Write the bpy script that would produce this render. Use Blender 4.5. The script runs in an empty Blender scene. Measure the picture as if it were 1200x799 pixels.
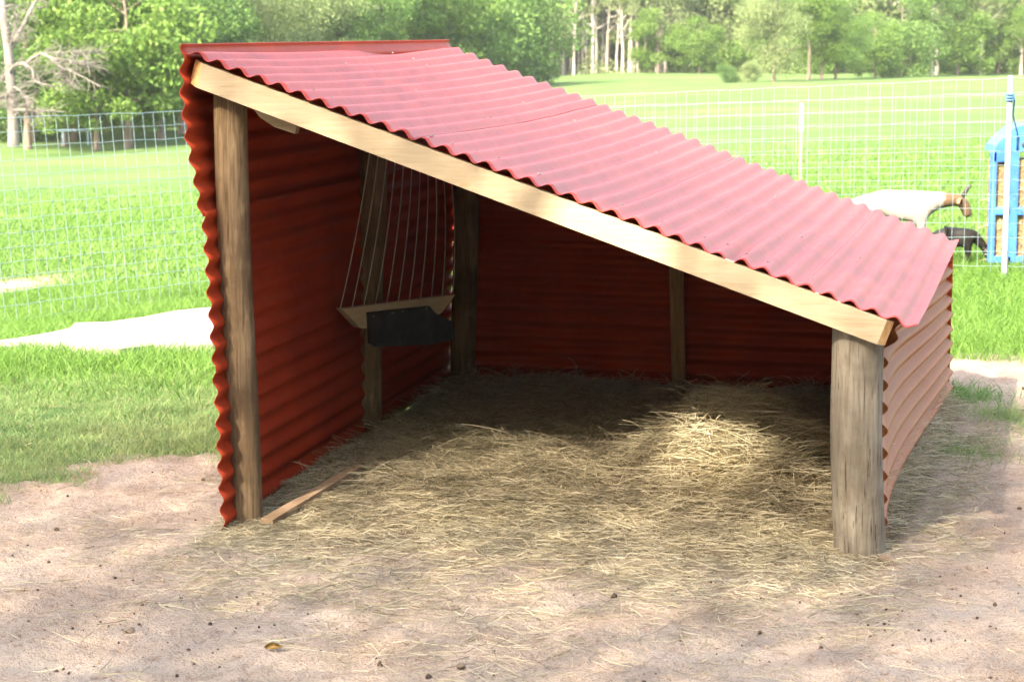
import bpy, bmesh, math, random
import numpy as np
from mathutils import Vector, Matrix, noise as mnoise
random.seed(7); RNG = np.random.default_rng(7)
S = bpy.context.scene; COL = S.collection
R = math.radians

# ------------------------------------------------------------------ camera
F, YH, H = 2500.0, 40.0, 1.55          # focal length in photo pixels (1200 wide), horizon row, eye height
PITCH = math.atan((399.5 - YH) / F)
cam = bpy.data.cameras.new('camera'); co = bpy.data.objects.new('camera', cam); COL.objects.link(co)
cam.sensor_width = 36; cam.lens = F / 1200 * 36; cam.clip_end = 2000; cam.clip_start = .05
co.location = (0, 0, H); co.rotation_euler = (math.pi / 2 - PITCH, 0, 0)
cam.dof.use_dof = True; cam.dof.focus_distance = 6.9; cam.dof.aperture_fstop = 9
S.camera = co

# ------------------------------------------------------------------ light
SUN_EL = R(40)
SUN_DIR = Vector((-.52 * math.cos(SUN_EL), -.854 * math.cos(SUN_EL), math.sin(SUN_EL)))   # towards the sun
sl = bpy.data.lights.new('sun', 'SUN'); so = bpy.data.objects.new('sun', sl); COL.objects.link(so)
sl.energy = 2.6; sl.angle = R(.6); sl.color = (1, .95, .86)
so.rotation_euler = SUN_DIR.to_track_quat('Z', 'Y').to_euler(); so.location = (-20, -20, 20)
W = bpy.data.worlds.new('World'); S.world = W; W.use_nodes = True
nt = W.node_tree; bg = nt.nodes['Background']
sky = nt.nodes.new('ShaderNodeTexSky'); sky.sky_type = 'NISHITA'; sky.sun_disc = False
sky.sun_elevation = SUN_EL; sky.sun_rotation = math.atan2(SUN_DIR.x, SUN_DIR.y)
sky.air_density = 1.0; sky.dust_density = 3.0; sky.ozone_density = .6
nt.links.new(sky.outputs[0], bg.inputs[0]); bg.inputs[1].default_value = .15
S.view_settings.view_transform = 'Standard'; S.view_settings.look = 'None'
S.view_settings.exposure = 2.98; S.view_settings.gamma = 1; S.view_settings.use_curve_mapping = False
try:
    S.view_settings.use_white_balance = True
    S.view_settings.white_balance_temperature = 7750
    S.view_settings.white_balance_tint = 10
except Exception: pass

# ------------------------------------------------------------------ layout helpers
CP, SP = math.cos(PITCH), math.sin(PITCH)
def ray(x, y):
    u = (x - 600) / F; v = (399.5 - y) / F
    return np.array([u, CP + v * SP, -SP + v * CP])
def at(x, y, d):                       # the point at distance d (world Y)
    r = ray(x, y); return np.array([0, 0, H]) + d / r[1] * r
def gr(x, y, z=0):                     # the point at height z
    r = ray(x, y); return np.array([0, 0, H]) + (z - H) / r[2] * r
def smooth(a, b, t):
    t = np.clip((t - a) / (b - a), 0, 1); return t * t * (3 - 2 * t)

# cheap vectorised value noise
def _hash(ix, iy, s):
    n = (ix * 374761393 + iy * 668265263 + s * 1442695041) & 0x7fffffff
    n = (n ^ (n >> 13)) * 1274126177 & 0x7fffffff
    return ((n ^ (n >> 16)) & 0xffff) / 65535.0
def vn(x, y, s=0):
    x = np.asarray(x, float); y = np.asarray(y, float)
    ix = np.floor(x).astype(np.int64); iy = np.floor(y).astype(np.int64)
    fx = x - ix; fy = y - iy; fx = fx * fx * (3 - 2 * fx); fy = fy * fy * (3 - 2 * fy)
    a = _hash(ix, iy, s); b = _hash(ix + 1, iy, s); c = _hash(ix, iy + 1, s); d = _hash(ix + 1, iy + 1, s)
    return (a + (b - a) * fx) * (1 - fy) + (c + (d - c) * fx) * fy
def fbm(x, y, s=0, o=4):
    t = 0; a = .5
    for k in range(o): t = t + a * vn(x * 2 ** k, y * 2 ** k, s + k); a *= .5
    return t / (1 - .5 ** o)

# terrain: flat yard, falling away gently to the left and to the back
def terr0(x, y):
    x = np.asarray(x, float); y = np.asarray(y, float)
    t = smooth(9, 16, y)
    side = np.clip(-(x - 3.6) / 6.5, -.6, 1.3)
    z1 = -.17 - .34 * side
    z = t * z1
    far = smooth(16, 75, y)
    az = x / np.maximum(y, 1)
    z = z + far * (-.75 - .95 * smooth(.02, -.22, az))
    z = z - smooth(70, 160, y) * (.45 + .0 * az) * smooth(-.25, 0, az)
    return z
def hayz(x, y):                        # thickness of the hay bed
    x = np.asarray(x, float); y = np.asarray(y, float)
    u, v = shed_uv(x, y)
    inside = smooth(-.04, .36, v) * smooth(1.02, .97, v) * smooth(-.005, .03, u) * smooth(1.01, .97, u)
    z = inside * (.025 + .06 * fbm(x * 3, y * 3, 3))
    z = z + inside * .015 * smooth(.5, 1, v)
    m = np.exp(-(((x - .79) / .31) ** 2 + ((y - 7.10) / .34) ** 2) ** 1.3) * .25
    m2 = np.exp(-(((x - .40) / .42) ** 2 + ((y - 7.25) / .40) ** 2)) * .03
    return z + (m + m2) * (.85 + .3 * fbm(x * 7, y * 7, 5)) * smooth(1.0, .96, u) * inside ** .3

A = gr(286, 611); B = gr(1005, 647); RRc = gr(1112, 470)
Wv = B - A; Cc = RRc
Dl = np.array([-.235, 9.42, 0])        # rear left corner
def shed_uv(x, y):                     # u across (0 left .. 1 right), v depth (0 front .. 1 rear)
    v = (y - (A[1] + (B[1] - A[1]) * (x - A[0]) / (B[0] - A[0]))) / 2.72
    xl = A[0] - .05 + (Dl[0] - A[0] + .05) * v; xr = B[0] + .08 + (Cc[0] - B[0] - .08) * v
    return (x - xl) / (xr - xl), v
def micro(x, y):
    x = np.asarray(x, float); y = np.asarray(y, float); near = smooth(14, 10, y)
    for c in (A, B, gr(262, 622), RRc): near = near * (1 - .85 * np.exp(-((x - c[0]) ** 2 + (y - c[1]) ** 2) / .05))
    return near * (.035 * (fbm(x * 1.3, y * 1.3, 11) - .5) + .036 * (fbm(x * 9, y * 8, 12, 3) - .5) + .014 * (fbm(x * 38, y * 38, 13, 2) - .5) + .045 * smooth(6.3, 5.3, y) * smooth(.45, .65, fbm(x * 1.6, y * 1.6, 18)) * np.abs(fbm(x * 13, y * 13, 14, 3) - .5) - .006)
def terr(x, y): return terr0(x, y) + micro(x, y)
def grass_mask(x, y):
    x = np.asarray(x, float); y = np.asarray(y, float)
    n = fbm(x * 1.6, y * 1.6, 21); n2 = fbm(x * 5, y * 5, 22)
    e = (n - .5) * 1.9 + (n2 - .5) * .9
    left = smooth(7.25, 7.95, y + e) * smooth(-.55, -1.0, x - (y - 7) * .24)
    right = smooth(10.1, 10.6, y + e * .5)
    u, v = shed_uv(x, y)
    patch = np.exp(-((x - 1.92) / .14) ** 2 - ((y - 9.15) / .2) ** 2) + .9 * np.exp(-((x - 2.05) / .12) ** 2 - ((y - 8.55) / .22) ** 2) \
        + .75 * np.exp(-((x - 1.72) / .10) ** 2 - ((y - 8.0) / .2) ** 2) + .6 * np.exp(-((x - 2.1) / .12) ** 2 - ((y - 7.7) / .15) ** 2)
    m = np.maximum(left, right); m = np.maximum(m, np.clip(patch * (.5 + n2), 0, 1))
    bare = np.exp(-((y - 19.5 - x * .35) / .75) ** 2) * smooth(-3.6, -4.3, x)
    return np.clip(m - bare * 1.2, 0, 1)

# ------------------------------------------------------------------ object helpers
def tag(o, label=None, cat=None, group=None, kind=None):
    if label: o['label'] = label
    if cat: o['category'] = cat
    if group: o['group'] = group
    if kind: o['kind'] = kind
    return o
def empty(name, loc=(0, 0, 0), rz=0):
    o = bpy.data.objects.new(name, None); COL.objects.link(o); o.location = loc; o.rotation_euler.z = rz
    o.empty_display_size = .2; return o
def link(name, me, mat, parent=None, smooth_=True):
    o = bpy.data.objects.new(name, me); COL.objects.link(o)
    if mat: me.materials.append(mat)
    if smooth_: me.polygons.foreach_set('use_smooth', [True] * len(me.polygons))
    if parent is not None:
        o.parent = parent; bpy.context.view_layer.update(); o.matrix_parent_inverse = parent.matrix_world.inverted()
    return o
def mesh_np(name, verts, faces):       # faces (n,k) array
    me = bpy.data.meshes.new(name); v = np.asarray(verts, np.float32); f = np.asarray(faces, np.int32)
    k = f.shape[1]
    me.vertices.add(len(v)); me.vertices.foreach_set('co', v.ravel())
    me.loops.add(f.size); me.loops.foreach_set('vertex_index', f.ravel())
    me.polygons.add(len(f)); me.polygons.foreach_set('loop_start', np.arange(0, f.size, k, dtype=np.int32))
    me.polygons.foreach_set('loop_total', np.full(len(f), k, np.int32))
    me.update(calc_edges=True); me.validate(); return me
def grid(nu, nv, fn):                  # fn(U,V) -> xyz arrays
    U, V = np.meshgrid(np.linspace(0, 1, nu), np.linspace(0, 1, nv), indexing='ij')
    P = np.stack(fn(U, V), -1).reshape(-1, 3)
    i = np.arange(nu * nv).reshape(nu, nv)
    Q = np.stack([i[:-1, :-1], i[1:, :-1], i[1:, 1:], i[:-1, 1:]], -1).reshape(-1, 4)
    return P, Q
def prism(pts, off):                   # closed outline extruded by a vector
    n = len(pts); v = [tuple(p) for p in pts] + [tuple(np.asarray(p) + off) for p in pts]
    bm = bmesh.new(); vs = [bm.verts.new(p) for p in v]
    bm.faces.new(vs[:n]); bm.faces.new(vs[n:][::-1])
    for i in range(n): bm.faces.new((vs[i], vs[i + n], vs[(i + 1) % n + n], vs[(i + 1) % n]))
    bmesh.ops.recalc_face_normals(bm, faces=bm.faces); return bm
def bm_obj(name, bm, mat, parent=None, bevel=0, sm=False):
    if bevel: bmesh.ops.bevel(bm, geom=list(bm.edges), offset=bevel, segments=2, affect='EDGES', profile=.6)
    me = bpy.data.meshes.new(name); bm.to_mesh(me); bm.free()
    return link(name, me, mat, parent, sm)
def add_box(bm, c, s, rot=None):
    m = Matrix.Translation(c) @ (rot.to_4x4() if rot else Matrix()) @ Matrix.Diagonal((*s, 1))
    bmesh.ops.create_cube(bm, size=1, matrix=m)
def tube(V, Q, pts, rad, n=6, cap=True):      # append a tube to lists V,Q (quads)
    pts = [Vector(p) for p in pts]; b = len(V)
    rad = rad if hasattr(rad, '__len__') else [rad] * len(pts)
    up = Vector((0, 0, 1))
    for i, p in enumerate(pts):
        d = (pts[min(i + 1, len(pts) - 1)] - pts[max(i - 1, 0)]).normalized()
        a = d.cross(up if abs(d.z) < .95 else Vector((1, 0, 0))).normalized(); c = d.cross(a)
        for k in range(n):
            t = 2 * math.pi * k / n; V.append(tuple(p + (a * math.cos(t) + c * math.sin(t)) * rad[i]))
    for i in range(len(pts) - 1):
        for k in range(n):
            Q.append((b + i * n + k, b + i * n + (k + 1) % n, b + (i + 1) * n + (k + 1) % n, b + (i + 1) * n + k))
    if cap and n in (4, 6, 8):
        for base in (b, b + (len(pts) - 1) * n):
            if n == 4: Q.append(tuple(base + k for k in range(4)))
            else:
                for k in range(1, n - 2, 2): Q.append((base, base + k, base + k + 1, base + (k + 2) % n if k + 2 < n else base))
def tube_obj(name, V, Q, mat, parent=None):
    me = bpy.data.meshes.new(name); Q = [tuple(dict.fromkeys(q)) for q in Q]
    me.from_pydata(V, [], Q); me.update(); return link(name, me, mat, parent)
def ribbons(P0, DIR, L, WID, bend, seg=3, rng=RNG, upbias=None):
    """many thin curved strands at once; P0 (n,3), DIR unit (n,3), L (n), WID (n), bend (n,3)"""
    n = len(P0); side = np.cross(DIR, rng.normal(size=(n, 3))); side /= np.linalg.norm(side, axis=1)[:, None] + 1e-9
    ts = np.linspace(0, 1, seg + 1); V = np.zeros((n, seg + 1, 2, 3), np.float32)
    for k, t in enumerate(ts):
        c = P0 + DIR * (L * t)[:, None] + bend * (t * t)
        w = (WID * (1 - .75 * t if upbias else 1))[:, None] * .5
        V[:, k, 0] = c - side * w; V[:, k, 1] = c + side * w
    base = (np.arange(n) * (seg + 1) * 2)[:, None, None]
    q = np.array([[2 * k, 2 * k + 1, 2 * k + 3, 2 * k + 2] for k in range(seg)])[None]
    return V.reshape(-1, 3), (base + q).reshape(-1, 4)

# ------------------------------------------------------------------ materials
def newmat(name):
    m = bpy.data.materials.new(name); m.use_nodes = True; n = m.node_tree.nodes; l = m.node_tree.links
    return m, n, l, n['Principled BSDF']
def ramp(n, l, src, stops):
    r = n.new('ShaderNodeValToRGB'); e = r.color_ramp.elements
    while len(e) < len(stops): e.new(.5)
    for k, (p, c) in enumerate(stops): e[k].position = p; e[k].color = (*c, 1)
    l.new(src, r.inputs[0]); return r.outputs[0]
def noise(n, l, scale, det=6, vec=None, sc3=None, rough=.6, dist=0):
    t = n.new('ShaderNodeTexNoise'); t.inputs['Scale'].default_value = scale; t.inputs['Detail'].default_value = det
    t.inputs['Roughness'].default_value = rough; t.inputs['Distortion'].default_value = dist
    tc = n.new('ShaderNodeTexCoord'); src = tc.outputs['Object']
    if sc3:
        mp = n.new('ShaderNodeMapping'); mp.inputs['Scale'].default_value = sc3; l.new(src, mp.inputs[0]); src = mp.outputs[0]
    l.new(src, t.inputs['Vector']); return t.outputs['Fac']
def mix(n, l, fac, a, b, mode='MIX'):
    m = n.new('ShaderNodeMix'); m.data_type = 'RGBA'; m.blend_type = mode
    for s, v in ((m.inputs[0], fac), (m.inputs[6], a), (m.inputs[7], b)):
        if hasattr(v, 'links'): l.new(v, s)
        else: s.default_value = v if not isinstance(v, tuple) else (*v, 1)
    return m.outputs[2]
def bump(n, l, b, src, st, dist=.01):
    k = n.new('ShaderNodeBump'); k.inputs['Strength'].default_value = st; k.inputs['Distance'].default_value = dist
    l.new(src, k.inputs['Height']); l.new(k.outputs[0], b.inputs['Normal'])
def simple(name, c1, c2, scale=10, rough=.8, bst=.3, sc3=None, spec=.3, bd=.005, det=6, c0=.35, c9=.65, metal=0):
    m, n, l, b = newmat(name); f = noise(n, l, scale, det, sc3=sc3)
    l.new(ramp(n, l, f, [(c0, c1), (c9, c2)]), b.inputs['Base Color']); b.inputs['Roughness'].default_value = rough
    b.inputs['Specular IOR Level'].default_value = spec; b.inputs['Metallic'].default_value = metal
    if bst: bump(n, l, b, f, bst, bd)
    return m
def leafmat(name, c1, c2, c3, trans=.35, rough=.55):
    m, n, l, b = newmat(name); g = n.new('ShaderNodeNewGeometry')
    c = ramp(n, l, g.outputs['Random Per Island'], [(0, c1), (.55, c2), (1, c3)])
    big = noise(n, l, .5, 2)
    c = mix(n, l, ramp(n, l, big, [(.3, (.0,) * 3), (.7, (.45,) * 3)]), c, c3)
    l.new(c, b.inputs['Base Color']); b.inputs['Roughness'].default_value = rough; b.inputs['Specular IOR Level'].default_value = .25
    t = n.new('ShaderNodeBsdfTranslucent'); l.new(c, t.inputs[0]); ms = n.new('ShaderNodeMixShader'); ms.inputs[0].default_value = trans
    l.new(b.outputs[0], ms.inputs[1]); l.new(t.outputs[0], ms.inputs[2]); l.new(ms.outputs[0], n['Material Output'].inputs[0])
    return m
def paintmat(name, base, dark, dust, rough=.38, dustamt=.35, spec=.6):
    m, n, l, b = newmat(name)
    f = noise(n, l, 3.5, 8); f2 = noise(n, l, 60, 4, rough=.7)
    c = mix(n, l, ramp(n, l, f, [(.35, (0,) * 3), (.7, (1,) * 3)]), base, dark)
    c = mix(n, l, ramp(n, l, f2, [(.45, (0,) * 3), (.75, (dustamt,) * 3)]), c, dust)
    sp = noise(n, l, 220, 2); c = mix(n, l, ramp(n, l, sp, [(.72, (0,) * 3), (.76, (.7,) * 3)]), c, dust)
    l.new(c, b.inputs['Base Color']); b.inputs['Specular IOR Level'].default_value = spec
    rr = n.new('ShaderNodeMapRange'); l.new(f2, rr.inputs[0]); rr.inputs[3].default_value = rough - .08; rr.inputs[4].default_value = rough + .15
    l.new(rr.outputs[0], b.inputs['Roughness'])
    fb = noise(n, l, 9, 3); bump(n, l, b, fb, .25, .01)
    return m
M = {}
M['roof'] = paintmat('red_painted_metal_roof', (.33, .036, .026), (.25, .024, .018), (.40, .14, .10), .50, .35, .30)
M['wallred'] = paintmat('red_painted_metal_wall', (.36, .036, .008), (.25, .021, .006), (.34, .09, .035), .58, .15, .25)
M['sidesheen'] = paintmat('red_metal_side_with_sheen', (.27, .095, .03), (.27, .07, .022), (.30, .165, .065), .58, .5, .13)  # red sheet with the tan reflection of dirt and grass in its colour
def pine():
    m, n, l, b = newmat('pale_pine')
    f = noise(n, l, 3, 10, sc3=(2.2, 8, 40), dist=.5, rough=.7); f2 = noise(n, l, 14, 3)
    c = ramp(n, l, f, [(.26, (.24, .15, .09)), (.40, (.32, .245, .155)), (.7, (.385, .31, .215))])
    v = n.new('ShaderNodeTexVoronoi'); v.inputs['Scale'].default_value = 3.6; tc = n.new('ShaderNodeTexCoord')
    mp = n.new('ShaderNodeMapping'); mp.inputs['Scale'].default_value = (1, 1, 2.2); l.new(tc.outputs['Object'], mp.inputs[0]); l.new(mp.outputs[0], v.inputs['Vector'])
    k = ramp(n, l, v.outputs['Distance'], [(.035, (.85,) * 3), (.10, (0,) * 3)])
    c = mix(n, l, k, c, (.36, .17, .06)); l.new(c, b.inputs['Base Color']); b.inputs['Roughness'].default_value = .7
    b.inputs['Specular IOR Level'].default_value = .25; bump(n, l, b, f, .25, .003); return m
M['pine'] = pine()
M['pineend'] = simple('pine_end_grain', (.50, .27, .10), (.66, .42, .20), 60, .8, .3)
def postmat(name, a, b_, c_, crack=(.05, .035, .025), k=.30):
    m, n, l, b = newmat(name)
    f = noise(n, l, 6, 8, sc3=(11, 11, .9), dist=.9); f2 = noise(n, l, 5, 5); f3 = noise(n, l, 12, 6, sc3=(9, 9, .35), dist=.25)
    c = ramp(n, l, f, [(.28, a), (.5, b_), (.72, c_)])
    c = mix(n, l, ramp(n, l, f2, [(.45, (0,) * 3), (.62, (.65,) * 3)]), c, a)
    c = mix(n, l, ramp(n, l, f3, [(k, (1,) * 3), (k + .035, (0,) * 3)]), c, crack)
    l.new(c, b.inputs['Base Color']); b.inputs['Roughness'].default_value = .85; b.inputs['Specular IOR Level'].default_value = .2
    bump(n, l, b, f, .6, .008); return m
M['postbrown'] = postmat('brown_round_post', (.07, .042, .023), (.165, .112, .065), (.26, .185, .115))
M['postgrey'] = postmat('grey_weathered_post', (.10, .08, .06), (.19, .165, .13), (.26, .235, .19), k=.36)
M['postinner'] = postmat('brown_inner_post', (.10, .065, .035), (.20, .14, .08), (.27, .2, .12))  # brown grain tones for the middle and rear posts
M['stud'] = simple('stud_wood', (.24, .13, .06), (.40, .25, .13), 8, .8, .3, sc3=(8, 8, 1))
M['wire'] = simple('galvanised_wire', (.17, .25, .28), (.25, .34, .37), 20, .45, 0, metal=.3, spec=.5)
M['rackwire'] = simple('rack_wire', (.42, .42, .40), (.55, .55, .53), 20, .5, 0)
M['rubber'] = simple('black_rubber', (.012, .013, .014), (.03, .032, .034), 20, .6, .2)
M['steelpost'] = simple('galvanised_post', (.12, .15, .18), (.24, .27, .30), 15, .55, .2, metal=.1)
M['nail'] = simple('nail_head', (.10, .09, .08), (.2, .18, .16), 50, .5, 0)
M['ink'] = simple('ink', (.18, .19, .24), (.28, .28, .32), 50, .9, 0)
M['slab'] = simple('pale_slab', (.19, .175, .155), (.33, .31, .28), 2.5, .85, .3)
M['slat'] = simple('old_slat', (.20, .13, .08), (.34, .24, .16), 8, .85, .4)
M['bluep'] = simple('blue_feeder_plastic', (.02, .10, .36), (.04, .15, .45), 6, .4, .1, spec=.5)
M['rope'] = simple('blue_rope', (.04, .12, .30), (.08, .22, .45), 80, .8, .2)
M['goatw'] = simple('white_goat_hair', (.70, .66, .58), (.82, .79, .72), 14, .85, .3)
M['goatt'] = simple('tan_goat_hair', (.16, .10, .06), (.26, .18, .11), 14, .85, .3)
M['goatb'] = simple('black_goat_hair', (.004, .004, .004), (.014, .012, .011), 14, .6, .4)
M['horn'] = simple('horn', (.012, .011, .01), (.04, .035, .03), 20, .5, .2)
M['stone'] = simple('stone', (.13, .095, .07), (.22, .165, .125), 30, .9, .4)
M['dung'] = simple('dung', (.03, .02, .015), (.10, .06, .04), 30, .8, .2)
M['dryleaf'] = simple('dry_leaf', (.45, .28, .08), (.60, .42, .15), 30, .7, .2)
M['bark'] = simple('bark', (.09, .07, .055), (.20, .165, .13), 3, .9, .4, sc3=(3, 3, .5), bd=.03)
M['palebark'] = simple('pale_bark', (.18, .165, .15), (.34, .32, .29), 2, .9, .3, sc3=(3, 3, .5), bd=.03)
M['deadbark'] = simple('dead_grey_bark', (.08, .075, .07), (.16, .15, .14), 3, .9, .3, sc3=(3, 3, .5), bd=.02)

def hay_mat():
    m, n, l, b = newmat('hay'); g = n.new('ShaderNodeNewGeometry')
    c = ramp(n, l, g.outputs['Random Per Island'], [(0, (.10, .08, .05)), (.3, (.32, .27, .18)), (.65, (.44, .385, .27)), (1, (.58, .52, .385))])
    big = noise(n, l, 1.6, 3); c = mix(n, l, ramp(n, l, big, [(.42, (0,) * 3), (.6, (.35,) * 3)]), c, (.29, .27, .17))
    l.new(c, b.inputs['Base Color']); b.inputs['Roughness'].default_value = .6; b.inputs['Specular IOR Level'].default_value = .3
    t = n.new('ShaderNodeBsdfTranslucent'); l.new(c, t.inputs[0]); ms = n.new('ShaderNodeMixShader'); ms.inputs[0].default_value = .25
    l.new(b.outputs[0], ms.inputs[1]); l.new(t.outputs[0], ms.inputs[2]); l.new(ms.outputs[0], n['Material Output'].inputs[0]); return m
M['hay'] = hay_mat()
M['grass'] = leafmat('grass_blades', (.055, .13, .018), (.09, .20, .03), (.15, .27, .06), .4, .5)
M['drygrass'] = leafmat('thin_grass_blades', (.10, .21, .065), (.15, .28, .09), (.32, .33, .16), .4, .6)

def ground_mat():
    m, n, l, b = newmat('ground')
    a = n.new('ShaderNodeAttribute'); a.attribute_name = 'grassy'; hy = n.new('ShaderNodeAttribute'); hy.attribute_name = 'hayed'
    f = noise(n, l, 2.2, 8); f2 = noise(n, l, 26, 6, rough=.7); f3 = noise(n, l, 150, 3)
    dirt = ramp(n, l, f, [(.28, (.36, .265, .20)), (.5, (.46, .355, .28)), (.7, (.54, .44, .36))])
    dirt = mix(n, l, ramp(n, l, f2, [(.30, (.75,) * 3), (.47, (0,) * 3)]), dirt, (.24, .145, .10))
    dirt = mix(n, l, ramp(n, l, f3, [(.56, (0,) * 3), (.66, (.6,) * 3)]), dirt, (.58, .47, .38))
    dirt = mix(n, l, ramp(n, l, f3, [(.34, (.8,) * 3), (.42, (0,) * 3)]), dirt, (.20, .13, .09))
    hay = ramp(n, l, f2, [(.35, (.10, .075, .04)), (.6, (.22, .17, .09))])
    g1 = noise(n, l, .55, 5); g2 = noise(n, l, 7, 5)
    gc = ramp(n, l, g1, [(.30, (.055, .13, .03)), (.5, (.075, .16, .04)), (.66, (.105, .18, .055)), (.78, (.15, .18, .08))])
    gc = mix(n, l, ramp(n, l, g2, [(.35, (.5,) * 3), (.55, (0,) * 3)]), gc, (.045, .11, .025))
    g3 = noise(n, l, .09, 6, rough=.7); gc = mix(n, l, ramp(n, l, g3, [(.5, (0,) * 3), (.64, (.3,) * 3)]), gc, (.17, .17, .075))
    c = mix(n, l, hy.outputs['Fac'], dirt, hay)
    c = mix(n, l, a.outputs['Fac'], c, gc)
    l.new(c, b.inputs['Base Color']); b.inputs['Roughness'].default_value = .95; b.inputs['Specular IOR Level'].default_value = .1
    ad = n.new('ShaderNodeMath'); ad.operation = 'ADD'; l.new(f2, ad.inputs[0]); 
    ml = n.new('ShaderNodeMath'); ml.operation = 'MULTIPLY'; ml.inputs[1].default_value = .35; l.new(f3, ml.inputs[0]); l.new(ml.outputs[0], ad.inputs[1])
    bump(n, l, b, ad.outputs[0], 1.0, .045); return m
M['ground'] = ground_mat()

# ------------------------------------------------------------------ ground
def axis(lo, hi, dlo, dhi, step, gro):
    a = list(np.arange(dlo, dhi, step)); s = step
    while a[-1] < hi: s *= gro; a.append(a[-1] + s)
    s = step
    while a[0] > lo: s *= gro; a.insert(0, a[0] - s)
    return np.array(a)
gx = axis(-150, 150, -2.5, 2.7, .017, 1.12); gy = axis(-60, 235, 4.5, 10.0, .017, 1.07)
X, Y = np.meshgrid(gx, gy, indexing='ij'); Z = terr(X, Y) + np.where((Y < 12), hayz(X, Y), 0) * .8
i = np.arange(X.size).reshape(X.shape)
Q = np.stack([i[:-1, :-1], i[1:, :-1], i[1:, 1:], i[:-1, 1:]], -1).reshape(-1, 4)
me = mesh_np('ground', np.stack([X, Y, Z], -1).reshape(-1, 3), Q)
at_ = me.attributes.new('grassy', 'FLOAT', 'POINT'); at_.data.foreach_set('value', (grass_mask(X, Y) * .95).ravel().astype(np.float32))
U_, V_ = shed_uv(X, Y)
hm = smooth(-.25, .15, V_) * smooth(-.01, .02, U_) * smooth(1.03, 1.0, U_) * smooth(1.05, 1, V_)
at_ = me.attributes.new('hayed', 'FLOAT', 'POINT'); at_.data.foreach_set('value', hm.ravel().astype(np.float32))
tag(link('ground', me, M['ground']), kind='structure')

# ------------------------------------------------------------------ shelter
shelter = tag(empty('livestock_shelter', tuple(A)), 'low red corrugated metal lean-to on round wooden posts, open at the front with hay inside', 'shelter')
YL = A[1] - .09; YR = B[1] - .115
nback = np.array([-(Wv[1]), Wv[0], 0]); nback /= np.linalg.norm(nback)      # pointing to the rear
PITCHW = .0678
def sheet(name, c00, c10, c01, c11, nw, mat, amp=.010, s0=0, s1=1, phase=0, warp=None, lift=0, nseg=40, irr=0, seed=0, thick=.0016):
    """c00,c10 front ends (wave 0 / wave end), c01,c11 rear ends; waves counted along 0..1"""
    c00, c10, c01, c11 = map(np.asarray, (c00, c10, c01, c11))
    ws = int((s1 - s0) * nw * 14) + 2
    def fn(U, V):
        s = s0 + (s1 - s0) * U
        e = lambda a: a[..., None]
        P = (c00 * e(1 - s) + c10 * e(s)) * e(1 - V) + (c01 * e(1 - s) + c11 * e(s)) * e(V)
        t1 = (c10 - c00); t2 = (c01 - c00); nn = np.cross(t1, t2); nn = nn / np.linalg.norm(nn)
        if nn[2] < -.3: nn = -nn
        h = amp * np.cos(2 * np.pi * (s * nw + phase)) + lift + irr * (fbm(s * 9 + seed, V * 2.2, 31 + seed) - .5)
        P = P + nn * e(h)
        if warp is not None: P = P + warp(s, V)
        return P[..., 0], P[..., 1], P[..., 2]
    P, Q = grid(ws, nseg, fn); o = link(name, mesh_np(name, P, Q), mat, shelter)
    md = o.modifiers.new('thickness', 'SOLIDIFY'); md.thickness = thick; md.offset = 0
    return o
# rafter
rt = [at(237, 74.5, YL), at(1039.5, 375.5, YR), at(1028, 404, YR), at(230, 103, YL)]
dr = (rt[1] - rt[0]); dr /= np.linalg.norm(dr)
off = nback * .038
back = [rt[0] + off - dr * .038, rt[1] + off + dr * .022, rt[2] + off + dr * .022, rt[3] + off - dr * .038]
bm = bmesh.new(); vs = [bm.verts.new(p) for p in rt + back]
for f in ((0, 1, 2, 3), (7, 6, 5, 4), (0, 4, 5, 1), (3, 2, 6, 7), (0, 3, 7, 4), (1, 5, 6, 2)): bm.faces.new([vs[k] for k in f])
bmesh.ops.recalc_face_normals(bm, faces=bm.faces)
raf = bm_obj('rafter', bm, M['pine'], shelter, .0015); raf.data.materials.append(M['pineend'])
for p in raf.data.polygons:
    if abs(p.normal.dot(Vector(dr))) > .45 and p.area > .0006: p.material_index = 1
# nails and ink mark on the rafter's face
V, Q = [], []
fr = -nback
for (px, py, r) in ((249, 97, .004), (253.5, 97, .0035), (259, 104.5, .0035), (1000, 372.5, .0035), (1000, 383, .0035), (641, 256, .003), (350, 124, .002), (348, 134, .0022)):
    t = (px - 237) / 800; d = YL + (YR - YL) * t; p = at(px, py, d); V, Q = [], []; tube(V, Q, [p - fr * .002, p + fr * .0015], r, 8); tube_obj('nail', V, Q, M['nail'], raf)
bm = bmesh.new(); rr = random.Random(3)
for k in range(9):
    px = 421 + (k % 3) * 5 + rr.uniform(-1, 1); py = 148 + (k // 3) * 6.5 + rr.uniform(-1, 1) + (k % 3) * 1.8
    d = YL + (YR - YL) * (px - 237) / 800; c = at(px, py, d) + fr * .0012
    add_box(bm, c, (.010, .0012, .0022), Matrix.Rotation(rr.choice([0, .4, 1.2, -.35]), 3, 'Y'))
    add_box(bm, c + np.array([.004, -.0003, .004]), (.0018, .0012, .012), Matrix.Rotation(rr.uniform(-.3, .3), 3, 'Y'))
bm_obj('ink_stamp', bm, M['ink'], raf)
# crack running across the right end of the rafter
V, Q = [], []
pl = [(957, 344), (966, 353), (978, 366), (990, 377), (1002, 389), (1008, 392)]
tube(V, Q, [at(x, y, YL + (YR - YL) * (x - 237) / 800) + fr * .0003 for x, y in pl], .0007, 4); tube_obj('crack', V, Q, M['nail'], raf)
V, Q = [], []
tube(V, Q, [at(x, y, YL + (YR - YL) * (x - 237) / 800) + fr * .0002 for x, y in [(583, 219), (600, 223), (625, 233), (650, 242), (680, 256), (705, 266), (728, 275)]], [.0003, .0008, .0007, .0010, .0008, .0010, .0004], 4); tube_obj('crack', V, Q, M['slat'], raf)
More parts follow.
